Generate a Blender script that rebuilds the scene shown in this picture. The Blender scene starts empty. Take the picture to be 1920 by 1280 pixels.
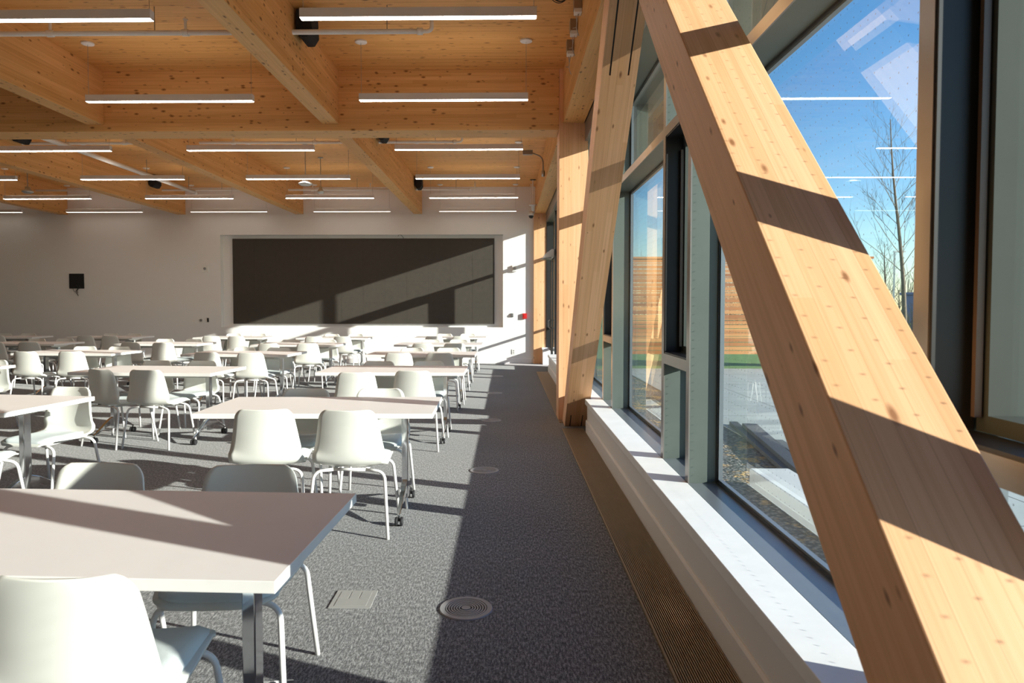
import bpy, bmesh, math, random
from mathutils import Vector, Matrix
PI = math.pi
R = math.radians
S = bpy.context.scene
COL = S.collection
random.seed(7)

# ------------------------------------------------------------------ camera
cam_d = bpy.data.cameras.new('camera')
cam = bpy.data.objects.new('camera', cam_d)
COL.objects.link(cam)
cam.location = (0, 0, 1.424)
cam.rotation_euler = (PI/2 - 0.036, 0, 0.0161)
cam_d.sensor_width = 36
cam_d.lens = 1290/1920*36
cam_d.shift_x = 0.01603
cam_d.shift_y = -0.01122
cam_d.clip_start = 0.02
cam_d.clip_end = 500
cam_d.dof.use_dof = True
cam_d.dof.focus_distance = 4.6
cam_d.dof.aperture_fstop = 5.0
S.camera = cam

# ------------------------------------------------------------------ light
SUN_EL, SUN_AZ = R(16.4), R(22)          # sun stands over +X, a little towards -Y
sun_dir = Vector((math.cos(SUN_EL)*math.cos(SUN_AZ), -math.cos(SUN_EL)*math.sin(SUN_AZ), math.sin(SUN_EL)))
sl = bpy.data.lights.new('sun', 'SUN')
sl.energy = 9.0
sl.color = (1.0, 0.94, 0.86)
sl.angle = R(0.53)
so = bpy.data.objects.new('sun', sl)
COL.objects.link(so)
so.location = (20, -8, 12)
so.rotation_euler = sun_dir.to_track_quat('Z', 'Y').to_euler()

w = bpy.data.worlds.new('world')
S.world = w
w.use_nodes = True
nt = w.node_tree
bg = nt.nodes['Background']
sky = nt.nodes.new('ShaderNodeTexSky')
sky.sky_type = 'NISHITA'
sky.sun_disc = False
sky.sun_elevation = R(27)            # clear, deep blue sky
sky.sun_rotation = math.atan2(sun_dir.x, sun_dir.y)
sky.altitude = 100
sky.air_density = 1.0
sky.dust_density = 0.15
sky.ozone_density = 3.0
hs = nt.nodes.new('ShaderNodeHueSaturation')
hs.inputs['Saturation'].default_value = 1.25
nt.links.new(sky.outputs[0], hs.inputs['Color'])
nt.links.new(hs.outputs[0], bg.inputs[0])
bg.inputs[1].default_value = 0.17

S.view_settings.view_transform = 'Standard'
S.view_settings.look = 'None'
S.view_settings.exposure = 0.63
S.view_settings.gamma = 1.0
S.view_settings.use_curve_mapping = False
cy = S.cycles
cy.max_bounces = 14
cy.diffuse_bounces = 8
cy.glossy_bounces = 6
cy.transparent_max_bounces = 24
cy.caustics_reflective = False
cy.caustics_refractive = False
cy.sample_clamp_indirect = 6
cy.use_denoising = True

# ------------------------------------------------------------------ materials
def newmat(name, color=(.8, .8, .8), rough=.5, metal=0, spec=.5):
    m = bpy.data.materials.new(name)
    m.use_nodes = True
    b = m.node_tree.nodes['Principled BSDF']
    b.inputs['Base Color'].default_value = (*color, 1)
    b.inputs['Roughness'].default_value = rough
    b.inputs['Metallic'].default_value = metal
    b.inputs['Specular IOR Level'].default_value = spec
    return m, m.node_tree, b

def nd(nt, t, **kw):
    n = nt.nodes.new(t)
    for k, v in kw.items():
        setattr(n, k, v)
    return n

def mth(nt, op, a, b=None, c=None):
    n = nt.nodes.new('ShaderNodeMath')
    n.operation = op
    for i, v in enumerate((a, b, c)):
        if v is None:
            continue
        if isinstance(v, (int, float)):
            n.inputs[i].default_value = v
        else:
            nt.links.new(v, n.inputs[i])
    return n.outputs[0]

def mixc(nt, f, a, b, mode='MIX'):
    n = nt.nodes.new('ShaderNodeMix')
    n.data_type = 'RGBA'
    n.blend_type = mode
    for i, v in ((0, f), (6, a), (7, b)):
        if isinstance(v, (int, float)):
            n.inputs[i].default_value = v
        elif isinstance(v, tuple):
            n.inputs[i].default_value = (*v, 1)
        else:
            nt.links.new(v, n.inputs[i])
    return n.outputs[2]

def ramp(nt, src, pts):
    n = nt.nodes.new('ShaderNodeValToRGB')
    els = n.color_ramp.elements
    while len(els) < len(pts):
        els.new(.5)
    for e, (p, c) in zip(els, pts):
        e.position = p
        e.color = (*c, 1) if isinstance(c, tuple) else (c, c, c, 1)
    nt.links.new(src, n.inputs[0])
    return n.outputs[0]

def noise(nt, vec, scale, detail=3, rough=.5, dim='3D'):
    n = nt.nodes.new('ShaderNodeTexNoise')
    n.noise_dimensions = dim
    n.inputs['Scale'].default_value = scale
    n.inputs['Detail'].default_value = detail
    n.inputs['Roughness'].default_value = rough
    nt.links.new(vec, n.inputs['Vector'])
    return n.outputs['Fac']

def mapping(nt, vec, scale=(1, 1, 1), loc=(0, 0, 0)):
    n = nt.nodes.new('ShaderNodeMapping')
    n.inputs['Scale'].default_value = scale
    n.inputs['Location'].default_value = loc
    nt.links.new(vec, n.inputs['Vector'])
    return n.outputs[0]

def bump(nt, bsdf, h, strength=.2, dist=.01):
    n = nt.nodes.new('ShaderNodeBump')
    n.inputs['Strength'].default_value = strength
    n.inputs['Distance'].default_value = dist
    nt.links.new(h, n.inputs['Height'])
    nt.links.new(n.outputs[0], bsdf.inputs['Normal'])

def wood(name, base, lam, lam_axes=('Y', 'Z'), joint=.5, knot=1.0, rough=.55, contrast=1.0, kscale=(6.5, 17, 17), krad=.23):
    """Spruce glulam: grain along the object's local X, laminations of width lam across the given axes."""
    m, nt, b = newmat(name, base, rough, 0, .35)
    tc = nd(nt, 'ShaderNodeTexCoord')
    oi = nd(nt, 'ShaderNodeObjectInfo')
    off = nd(nt, 'ShaderNodeVectorMath', operation='SCALE')
    off.inputs[0].default_value = (7.3, 3.1, 5.7)
    nt.links.new(oi.outputs['Random'], off.inputs['Scale'])
    add = nd(nt, 'ShaderNodeVectorMath', operation='ADD')
    nt.links.new(tc.outputs['Object'], add.inputs[0])
    nt.links.new(off.outputs[0], add.inputs[1])
    vec = add.outputs[0]
    sep = nd(nt, 'ShaderNodeSeparateXYZ')
    nt.links.new(tc.outputs['Object'], sep.inputs[0])
    ids = []
    lines = None
    for k, ax in enumerate(lam_axes):
        q = mth(nt, 'DIVIDE', sep.outputs[ax], lam)
        q = mth(nt, 'ADD', q, .5 if k else .27)
        ids.append(mth(nt, 'FLOOR', q))
        fr = mth(nt, 'FRACT', q)
        d = mth(nt, 'ABSOLUTE', mth(nt, 'SUBTRACT', fr, .5))
        l = mth(nt, 'GREATER_THAN', d, .5 - .0012/lam)
        lines = l if lines is None else mth(nt, 'MAXIMUM', lines, l)
    idv = ids[0] if len(ids) == 1 else mth(nt, 'ADD', ids[0], mth(nt, 'MULTIPLY', ids[1], 7.13))
    # each lamella its own tone, boards joined end to end every metre or so
    seg = mth(nt, 'FLOOR', mth(nt, 'ADD', mth(nt, 'MULTIPLY', sep.outputs['X'], .55), mth(nt, 'MULTIPLY', idv, .37)))
    wn = nd(nt, 'ShaderNodeTexWhiteNoise', noise_dimensions='2D')
    cx = nd(nt, 'ShaderNodeCombineXYZ')
    nt.links.new(idv, cx.inputs[0]); nt.links.new(seg, cx.inputs[1])
    nt.links.new(cx.outputs[0], wn.inputs['Vector'])
    grain = noise(nt, mapping(nt, vec, (1.2, 70, 70)), 1.0, 4, .6)
    broad = noise(nt, mapping(nt, vec, (.8, 9, 9)), 1.0, 3, .5)
    v = mth(nt, 'ADD', mth(nt, 'MULTIPLY', wn.outputs['Value'], .5), mth(nt, 'MULTIPLY', broad, .5))
    dk = tuple(c*k for c, k in zip(base, (.86, .78, .66)))
    lt = tuple(min(1, c*k) for c, k in zip(base, (1.06, 1.08, 1.12)))
    col = ramp(nt, v, [(.5-.42/contrast, dk), (.5+.30/contrast, lt)])
    g = ramp(nt, grain, [(.32, (.74, .66, .56)), (.60, (1, 1, 1))])
    col = mixc(nt, .55*contrast, col, g, 'MULTIPLY')
    # knots
    vo = nd(nt, 'ShaderNodeTexVoronoi', feature='F1')
    vo.inputs['Scale'].default_value = 1.0
    nt.links.new(mapping(nt, vec, kscale), vo.inputs['Vector'])
    sepc = nd(nt, 'ShaderNodeSeparateColor')
    nt.links.new(vo.outputs['Color'], sepc.inputs[0])
    rad = mth(nt, 'MULTIPLY', sepc.outputs[0], krad)
    kn = ramp(nt, mth(nt, 'DIVIDE', vo.outputs['Distance'], mth(nt, 'ADD', rad, .02)), [(.35, 1.0), (1.0, 0.0)])
    pick = mth(nt, 'GREATER_THAN', sepc.outputs[1], .30)
    kf = mth(nt, 'MULTIPLY', mth(nt, 'MULTIPLY', kn, pick), .9*knot)
    col = mixc(nt, kf, col, tuple(c*k for c, k in zip(base, (.30, .20, .13))))
    col = mixc(nt, mth(nt, 'MULTIPLY', lines, joint), col, tuple(c*k for c, k in zip(base, (.45, .36, .26))))
    nt.links.new(col, b.inputs['Base Color'])
    bump(nt, b, grain, .06, .004)
    return m

M = {}
M['glulam'] = wood('glulam', (.82, .48, .265), .052, ('Y',), joint=.30, contrast=.9)
M['glulam_beam'] = wood('glulam_beam', (.83, .48, .19), .042, ('Z',), joint=.25, knot=1.08, kscale=(9, 20, 20), krad=.36)
M['clt'] = wood('clt_ceiling', (.83, .455, .16), .032, ('Y',), joint=.65, knot=1.08, kscale=(8, 24, 24), krad=.36)

# carpet
m, nt, b = newmat('carpet', (.06, .06, .065), .95, 0, .1)
tc = nd(nt, 'ShaderNodeTexCoord')
v = tc.outputs['Object']
a1 = noise(nt, mapping(nt, v, (120, 30, 1)), 1.0, 4, .7)
a2 = noise(nt, mapping(nt, v, (40, 150, 1)), 1.0, 4, .7)
a3 = noise(nt, v, 210, 2, .6)
a4 = noise(nt, v, 1.2, 2, .5)
mm = mth(nt, 'ADD', mth(nt, 'MULTIPLY', a1, .50), mth(nt, 'ADD', mth(nt, 'MULTIPLY', a2, .22), mth(nt, 'MULTIPLY', a3, .30)))
cc = ramp(nt, mm, [(.37, (.016, .016, .020)), (.49, (.095, .095, .10)), (.60, (.36, .36, .365))])
cc = mixc(nt, .25, cc, ramp(nt, a4, [(.3, (.7, .7, .7)), (.7, (1.2, 1.2, 1.2))]), 'MULTIPLY')
sp = nd(nt, 'ShaderNodeSeparateXYZ'); nt.links.new(v, sp.inputs[0])
jl = None
for ax in ('X', 'Y'):
    fr = mth(nt, 'FRACT', mth(nt, 'DIVIDE', sp.outputs[ax], .61))
    l = mth(nt, 'LESS_THAN', fr, .004)
    jl = l if jl is None else mth(nt, 'MAXIMUM', jl, l)
cc = mixc(nt, mth(nt, 'MULTIPLY', jl, .35), cc, (.02, .02, .025))
nt.links.new(cc, b.inputs['Base Color'])
bump(nt, b, mm, .5, .006)
b.inputs['Sheen Weight'].default_value = .15
M['carpet'] = m

def plain(key, color, rough=.5, metal=0, spec=.5, bumpy=0, mottled=.04, scale=6):
    m, nt, b = newmat(key, color, rough, metal, spec)
    tc = nd(nt, 'ShaderNodeTexCoord')
    n = noise(nt, tc.outputs['Object'], scale, 4, .6)
    c = ramp(nt, n, [(.3, tuple(x*(1-mottled) for x in color)), (.7, tuple(min(1, x*(1+mottled)) for x in color))])
    nt.links.new(c, b.inputs['Base Color'])
    if bumpy:
        n2 = noise(nt, tc.outputs['Object'], 300, 2, .5)
        bump(nt, b, n2, bumpy, .002)
    M[key] = m
    return m

plain('white_paint', (.80, .79, .78), .7, 0, .3, .05, .008)
plain('sill_white', (.86, .87, .88), .45)
plain('drywall_side', (.80, .78, .75), .6)
plain('shell_plastic', (.75, .75, .70), .42, 0, .4, .05, .01)
plain('seat_fabric', (.66, .71, .72), .75, 0, .3, .25, .03)
plain('white_powder', (.84, .82, .81), .35)
plain('laminate', (.77, .735, .725), .42, 0, .4, 0, .02, 3)
plain('laminate_edge', (.84, .82, .80), .4)
plain('chrome', (.72, .73, .75), .10, 1.0)
plain('dark_rubber', (.02, .02, .022), .4)
plain('black_frame', (.018, .018, .018), .45)
plain('black_fabric', (.012, .011, .011), .85)
plain('bronze_alu', (.27, .25, .23), .32, .5)
plain('sash_grey', (.075, .085, .078), .7, 0, .05)
plain('bronze_bar', (.16, .11, .08), .4, .3)
plain('sill_alu', (.26, .29, .32), .32, .5)
plain('green_alu', (.115, .14, .125), .42, .15)
plain('led_panel', (.050, .043, .035), .6, 0, .4, .1, .08, 9)
plain('canopy_white', (.82, .80, .78), .5)
plain('pipe_white', (.86, .82, .76), .45)
plain('steel', (.42, .42, .42), .35, .9)
plain('wire_black', (.01, .01, .01), .5)
plain('plate_white', (.8, .79, .76), .4)
plain('alarm_red', (.55, .02, .02), .4)
plain('grille_bronze', (.36, .27, .18), .42, .3)
plain('grille_well', (.02, .015, .01), .8)
plain('diffuser_grey', (.28, .28, .29), .5)
plain('floor_box_grey', (.30, .30, .29), .6)
plain('aluminium', (.6, .6, .58), .35, .8)
plain('concrete', (.52, .53, .52), .85, 0, .2, .2, .12, 1.3)
plain('curb_concrete', (.60, .62, .62), .8)
plain('dark_plank', (.05, .06, .07), .6)
plain('bark', (.16, .13, .10), .9, 0, .2, .3, .3, 12)
plain('twig', (.22, .18, .13), .9)
plain('blue_paint', (.06, .13, .30), .5)
plain('soffit_metal', (.36, .30, .22), .6)
m, nt, b = newmat('cedar', (.5, .2, .07), .6, 0, .3)
tc = nd(nt, 'ShaderNodeTexCoord')
sp = nd(nt, 'ShaderNodeSeparateXYZ'); nt.links.new(tc.outputs['Object'], sp.inputs[0])
cx = nd(nt, 'ShaderNodeCombineXYZ')
nt.links.new(mth(nt, 'FLOOR', mth(nt, 'DIVIDE', sp.outputs['Z'], .10)), cx.inputs[2])
nt.links.new(mth(nt, 'FLOOR', mth(nt, 'DIVIDE', sp.outputs['X'], 2.0)), cx.inputs[0])
wn = nd(nt, 'ShaderNodeTexWhiteNoise', noise_dimensions='3D'); nt.links.new(cx.outputs[0], wn.inputs['Vector'])
gr = noise(nt, mapping(nt, tc.outputs['Object'], (2, 30, 60)), 1.0, 3, .6)
v_ = mth(nt, 'ADD', mth(nt, 'MULTIPLY', wn.outputs['Value'], .7), mth(nt, 'MULTIPLY', gr, .3))
nt.links.new(ramp(nt, v_, [(.1, (.28, .09, .03)), (.5, (.50, .19, .06)), (.9, (.68, .33, .12))]), b.inputs['Base Color'])
M['cedar'] = m

# gravel with dry leaves
m, nt, b = newmat('gravel', (.2, .2, .2), .9)
tc = nd(nt, 'ShaderNodeTexCoord')
vo = nd(nt, 'ShaderNodeTexVoronoi'); vo.inputs['Scale'].default_value = 28
nt.links.new(tc.outputs['Object'], vo.inputs['Vector'])
n1 = noise(nt, tc.outputs['Object'], 4, 4, .7)
cg = ramp(nt, vo.outputs['Distance'], [(.1, (.30, .29, .27)), (.6, (.05, .05, .05))])
cg = mixc(nt, ramp(nt, n1, [(.52, 0.0), (.60, .8)]), cg, (.55, .33, .10))
nt.links.new(cg, b.inputs['Base Color'])
bump(nt, b, vo.outputs['Distance'], .8, .03)
M['gravel'] = m
# grass
m, nt, b = newmat('grass', (.12, .22, .05), .9)
tc = nd(nt, 'ShaderNodeTexCoord')
n1 = noise(nt, tc.outputs['Object'], 6, 6, .7)
nt.links.new(ramp(nt, n1, [(.3, (.07, .14, .025)), (.7, (.20, .34, .07))]), b.inputs['Base Color'])
M['grass'] = m
# patio with saw-cut joints
m, nt, b = newmat('patio_concrete', (.5, .5, .5), .85, 0, .2)
tc = nd(nt, 'ShaderNodeTexCoord')
n1 = noise(nt, tc.outputs['Object'], 1.5, 5, .6)
cp = ramp(nt, n1, [(.3, (.36, .39, .375)), (.7, (.45, .48, .465))])
sp = nd(nt, 'ShaderNodeSeparateXYZ'); nt.links.new(tc.outputs['Object'], sp.inputs[0])
jl = None
for ax, s in (('X', 2.0), ('Y', .95)):
    fr = mth(nt, 'FRACT', mth(nt, 'DIVIDE', sp.outputs[ax], s))
    l = mth(nt, 'LESS_THAN', fr, .014/s)
    jl = l if jl is None else mth(nt, 'MAXIMUM', jl, l)
nt.links.new(mixc(nt, jl, cp, (.10, .11, .11)), b.inputs['Base Color'])
M['patio'] = m

# glass with a 5 cm grid of printed bird-safety dots
m = bpy.data.materials.new('dotted_glass')
m.use_nodes = True
nt = m.node_tree
nt.nodes.clear()
out = nd(nt, 'ShaderNodeOutputMaterial')
tr = nd(nt, 'ShaderNodeBsdfTransparent'); tr.inputs[0].default_value = (.91, .948, .935, 1)
gl = nd(nt, 'ShaderNodeBsdfGlossy'); gl.inputs['Roughness'].default_value = .0
gl.inputs['Color'].default_value = (.95, 1, .98, 1)
geo = nd(nt, 'ShaderNodeNewGeometry')
dp = nd(nt, 'ShaderNodeVectorMath', operation='DOT_PRODUCT')
nt.links.new(geo.outputs['Incoming'], dp.inputs[0]); nt.links.new(geo.outputs['Normal'], dp.inputs[1])
c1 = mth(nt, 'SUBTRACT', 1.0, mth(nt, 'ABSOLUTE', dp.outputs['Value']))
F = mth(nt, 'ADD', mth(nt, 'MULTIPLY', mth(nt, 'POWER', c1, 5.0), .94), .06)
mx = nd(nt, 'ShaderNodeMixShader')
nt.links.new(F, mx.inputs[0]); nt.links.new(tr.outputs[0], mx.inputs[1]); nt.links.new(gl.outputs[0], mx.inputs[2])
df = nd(nt, 'ShaderNodeBsdfDiffuse'); df.inputs[0].default_value = (.35, .38, .38, 1)
tc = nd(nt, 'ShaderNodeTexCoord')
sp = nd(nt, 'ShaderNodeSeparateXYZ'); nt.links.new(tc.outputs['Object'], sp.inputs[0])
dd = None
for ax in ('Y', 'Z'):
    fr = mth(nt, 'SUBTRACT', mth(nt, 'FRACT', mth(nt, 'DIVIDE', sp.outputs[ax], .05)), .5)
    q = mth(nt, 'MULTIPLY', fr, fr)
    dd = q if dd is None else mth(nt, 'ADD', dd, q)
dot = mth(nt, 'LESS_THAN', dd, (.0032/.05)**2)
sn = nd(nt, 'ShaderNodeSeparateXYZ'); nt.links.new(geo.outputs['True Normal'], sn.inputs[0])
dot = mth(nt, 'MULTIPLY', dot, mth(nt, 'GREATER_THAN', mth(nt, 'MULTIPLY', sn.outputs['X'], mth(nt, 'SUBTRACT', 1.0, mth(nt, 'MULTIPLY', geo.outputs['Backfacing'], 2.0))), .5))   # printed on the outer face only
mx2 = nd(nt, 'ShaderNodeMixShader')
nt.links.new(mth(nt, 'MULTIPLY', dot, .48), mx2.inputs[0]); nt.links.new(mx.outputs[0], mx2.inputs[1]); nt.links.new(df.outputs[0], mx2.inputs[2])
nt.links.new(mx2.outputs[0], out.inputs[0])
M['glass'] = m
# lit diffuser of the pendants
m, nt, b = newmat('lit_diffuser', (.9, .88, .84), .5)
b.inputs['Emission Color'].default_value = (1.0, .90, .80, 1)
b.inputs['Emission Strength'].default_value = 17.0
M['lit'] = m
M['lit_dim'] = m.copy()
M['lit_dim'].name = 'dimmed_diffuser'
M['lit_dim'].node_tree.nodes['Principled BSDF'].inputs['Emission Strength'].default_value = 2.2
M['uplight_fill'] = m.copy()  # upward glow added to brighten the ceiling, not a known part of the pendants
M['uplight_fill'].name = 'added_uplight_fill'
M['uplight_fill'].node_tree.nodes['Principled BSDF'].inputs['Emission Strength'].default_value = 5.0

# ------------------------------------------------------------------ helpers
def tag(o, label=None, cat=None, group=None, kind=None):
    if label: o['label'] = label
    if cat: o['category'] = cat
    if group: o['group'] = group
    if kind: o['kind'] = kind
    return o

def empty(name, loc=(0, 0, 0), rz=0):
    o = bpy.data.objects.new(name, None)
    COL.objects.link(o)
    o.location = loc
    o.rotation_euler = (0, 0, rz)
    o.empty_display_size = .1
    return o

def obj(name, bm, mat, parent=None, smooth=False, loc=None, rot=None, bevel=0):
    bmesh.ops.recalc_face_normals(bm, faces=bm.faces)
    me = bpy.data.meshes.new(name)
    bm.to_mesh(me)
    bm.free()
    mats = mat if isinstance(mat, (list, tuple)) else [mat]
    for mt in mats:
        me.materials.append(M[mt] if isinstance(mt, str) else mt)
    if smooth:
        for p in me.polygons:
            p.use_smooth = True
    o = bpy.data.objects.new(name, me)
    COL.objects.link(o)
    if parent: o.parent = parent
    if loc is not None: o.location = loc
    if rot is not None: o.rotation_euler = rot
    if bevel:
        md = o.modifiers.new('edge', 'BEVEL')
        md.width = bevel
        md.segments = 2
        md.limit_method = 'ANGLE'
    return o

def BM():
    return bmesh.new()

def box(bm, x0, x1, y0, y1, z0, z1, mi=0):
    vs = [bm.verts.new((x, y, z)) for x in (x0, x1) for y in (y0, y1) for z in (z0, z1)]
    for f in ((0, 1, 3, 2), (4, 6, 7, 5), (0, 4, 5, 1), (2, 3, 7, 6), (0, 2, 6, 4), (1, 5, 7, 3)):
        fc = bm.faces.new([vs[i] for i in f])
        fc.material_index = mi
    return vs

def prism(bm, pts, a0, a1, axis='X', mi=0):
    """Extrude a closed outline along an axis. pts are the two other coordinates in cyclic xyz order for X:(y,z), Y:(x,z), Z:(x,y)."""
    def mk(p, a):
        if axis == 'X': return (a, p[0], p[1])
        if axis == 'Y': return (p[0], a, p[1])
        return (p[0], p[1], a)
    v0 = [bm.verts.new(mk(p, a0)) for p in pts]
    v1 = [bm.verts.new(mk(p, a1)) for p in pts]
    n = len(pts)
    fs = [bm.faces.new(v0[::-1]), bm.faces.new(v1)]
    for i in range(n):
        fs.append(bm.faces.new((v0[i], v0[(i+1) % n], v1[(i+1) % n], v1[i])))
    for f in fs: f.material_index = mi
    return v0 + v1

def tube(bm, path, r, seg=8, cap=True, r2=None):
    path = [Vector(p) for p in path]
    rings = []
    n = len(path)
    up = None
    for i, p in enumerate(path):
        t = (path[min(i+1, n-1)] - path[max(i-1, 0)]).normalized()
        if up is None:
            up = t.orthogonal().normalized()
        else:
            up = (up - t*up.dot(t)).normalized()
        s = t.cross(up)
        rr = r if r2 is None else r + (r2-r)*i/(n-1)
        rings.append([bm.verts.new(p + (up*math.cos(2*PI*k/seg) + s*math.sin(2*PI*k/seg))*rr) for k in range(seg)])
    for a, b_ in zip(rings, rings[1:]):
        for k in range(seg):
            bm.faces.new((a[k], a[(k+1) % seg], b_[(k+1) % seg], b_[k]))
    if cap:
        bm.faces.new(rings[0][::-1])
        bm.faces.new(rings[-1])

def rounded(pts, rad, n=5):
    """Polyline with its inner corners rounded."""
    pts = [Vector(p) for p in pts]
    out_ = [pts[0]]
    for i in range(1, len(pts)-1):
        a = (pts[i-1]-pts[i]); b_ = (pts[i+1]-pts[i])
        d = min(rad, a.length*.49, b_.length*.49)
        p0 = pts[i] + a.normalized()*d
        p1 = pts[i] + b_.normalized()*d
        for k in range(n+1):
            t = k/n
            out_.append(p0*(1-t)**2 + pts[i]*2*t*(1-t) + p1*t*t)
    out_.append(pts[-1])
    return out_

def lathe(bm, prof, c=(0, 0, 0), seg=24, axis='Z'):
    rings = []
    for r_, h in prof:
        ring = []
        for k in range(seg):
            a = 2*PI*k/seg
            x, y = r_*math.cos(a), r_*math.sin(a)
            if axis == 'Z': p = (c[0]+x, c[1]+y, c[2]+h)
            elif axis == 'X': p = (c[0]+h, c[1]+x, c[2]+y)
            else: p = (c[0]+x, c[1]+h, c[2]+y)
            ring.append(bm.verts.new(p))
        rings.append(ring)
    for a, b_ in zip(rings, rings[1:]):
        for k in range(seg):
            bm.faces.new((a[k], a[(k+1) % seg], b_[(k+1) % seg], b_[k]))
    if prof[0][0] > 1e-6: bm.faces.new(rings[0][::-1])
    if prof[-1][0] > 1e-6: bm.faces.new(rings[-1])
    bmesh.ops.remove_doubles(bm, verts=bm.verts, dist=1e-6)

def kids(o):
    return [c for c in o.children]

def copy_tree(o, parent=None):
    c = o.copy()
    COL.objects.link(c)
    c.parent = parent
    for ch in kids(o):
        copy_tree(ch, c)
    return c

def struct(name, bm, mat, parent=None, **kw):
    o = obj(name, bm, mat, parent, **kw)
    if parent is None: o['kind'] = 'structure'
    return o

def timber(name, shapes, mat, frame, parent=None, bevel=.004):
    """shapes: callback filling a bmesh in WORLD coordinates; frame: matrix whose X is the grain direction."""
    bm = BM()
    shapes(bm)
    bm.transform(frame.inverted())
    o = obj(name, bm, mat, parent, bevel=bevel)
    o.matrix_world = frame
    return o

def frame_at(origin, xdir, ydir):
    x = Vector(xdir).normalized()
    y = (Vector(ydir) - x*Vector(ydir).dot(x)).normalized()
    z = x.cross(y)
    m_ = Matrix.Identity(4)
    for i, v_ in enumerate((x, y, z)):
        for j in range(3): m_[j][i] = v_[j]
    m_.translation = Vector(origin)
    return m_

# ------------------------------------------------------------------ room shell
WALL_Y, CEIL, XL, YB = 16.84, 4.30, -14.4, -6.0
bm = BM(); box(bm, XL, 1.30, YB, WALL_Y+.3, -.12, 0)
struct('floor', bm, 'carpet')
bm = BM(); box(bm, XL-.2, 1.42, YB-.2, WALL_Y+.3, CEIL, CEIL+.35)
struct('ceiling', bm, 'clt')
bm = BM()   # far wall with the recess for the dark screen panel
RX0, RX1, RZ0, RZ1 = -7.03, -.09, .882, 3.145
box(bm, XL, RX0, WALL_Y, WALL_Y+.3, 0, CEIL)
box(bm, RX1, 1.3, WALL_Y, WALL_Y+.3, 0, CEIL)
box(bm, RX0, RX1, WALL_Y, WALL_Y+.3, 0, RZ0)
box(bm, RX0, RX1, WALL_Y, WALL_Y+.3, RZ1, CEIL)
box(bm, RX0, RX1, WALL_Y+.16, WALL_Y+.3, RZ0, RZ1)
struct('wall_far', bm, 'white_paint')
bm = BM(); box(bm, XL-.2, XL, YB-.2, WALL_Y+.3, 0, CEIL)
struct('wall_left', bm, 'white_paint')
bm = BM(); box(bm, XL-.2, 1.3, YB-.2, YB, 0, CEIL)
struct('wall_rear', bm, 'white_paint')
bm = BM()
prism(bm, [(0, 0), (0, .10), (-.012, .115), (-.018, .12), (-.018, 0)][::-1] and [(WALL_Y-.016, 0), (WALL_Y-.016, .115), (WALL_Y-.006, .125), (WALL_Y, .125), (WALL_Y, 0)], XL, .62, 'X')
struct('baseboard_far', bm, 'white_paint')

# low window wall with its deep white sill
SX0, SX1, SZ = .875, 1.068, .376
segs = [(YB, -.24), (.98, 7.67), (8.87, 14.70)]
back = [(-.24, .16, 1.0), (.16, .98, .95), (7.67, 8.46, .95), (8.46, 8.87, 1.0)]   # set back behind brace feet and columns
bm = BM()
for y0, y1 in segs:
    box(bm, .90, 1.28, y0, y1, 0, SZ-.03)
for y0, y1, x in back:
    box(bm, x, 1.28, y0, y1, 0, SZ-.03)
box(bm, .87, 1.10, 16.50, WALL_Y, 0, .36)
struct('wall_right', bm, 'white_paint')
for k, (y0, y1) in enumerate(segs):
    bm = BM()
    prism(bm, [(SX0, SZ-.055), (SX0, SZ), (SX1, SZ), (SX1, SZ-.03), (.90, SZ-.03), (.90, SZ-.055)], y0, y1, 'Y')
    struct('trim_%d' % (k+1), bm, 'sill_white', bevel=.003)
    bm = BM()
    prism(bm, [(.90, 0), (.90, .145), (.893, .145), (.884, .132), (.884, 0)], y0, y1, 'Y')
    struct('baseboard_right' + ('_near', '', '_far')[k], bm, 'white_paint', bevel=.002)
for k, (y0, y1) in enumerate(((-.24, .98), (7.67, 8.87))):
    bm = BM()
    for p, q, x in back:
        if y0 <= p and q <= y1: box(bm, x, SX1, p, q, SZ-.03, SZ)
    struct('trim_%d' % (k+6), bm, 'sill_white')
bm = BM(); box(bm, .85, 1.12, 16.48, WALL_Y, .36, .40)
struct('trim_8', bm, 'sill_white', bevel=.003)
# wall above the window head, and its bronze cover
HEAD = 3.43
bm = BM()
box(bm, 1.02, 1.42, YB, WALL_Y+.3, HEAD+.05, CEIL)
box(bm, 1.0, 1.30, 16.80, WALL_Y+.3, 0, HEAD+.05)
struct('wall_right_upper', bm, 'black_frame')
bm = BM()
box(bm, .955, 1.00, YB, WALL_Y, HEAD, HEAD+.23)
struct('trim_4', bm, 'bronze_alu', bevel=.003)
bm = BM()
box(bm, 1.0, 1.30, YB, WALL_Y, HEAD, HEAD+.05)
struct('trim_5', bm, 'green_alu')

# ------------------------------------------------------------------ curtain wall
MX0, MX1, GX = 1.07, 1.27, 1.262
bars = []          # centres of the upright bars, in pairs around the narrow vents
y = 1.147 - 2.925*2
pairs = []
for k in range(-2, 5):
    a = 1.147 + 2.93*k
    b_ = a + .65
    pairs.append((a, b_))
BW = .062
TZ0, TZ1 = 2.562, 2.622
VZ0, VZ1 = 1.030, 1.095
ZB = SZ - .02

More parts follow.
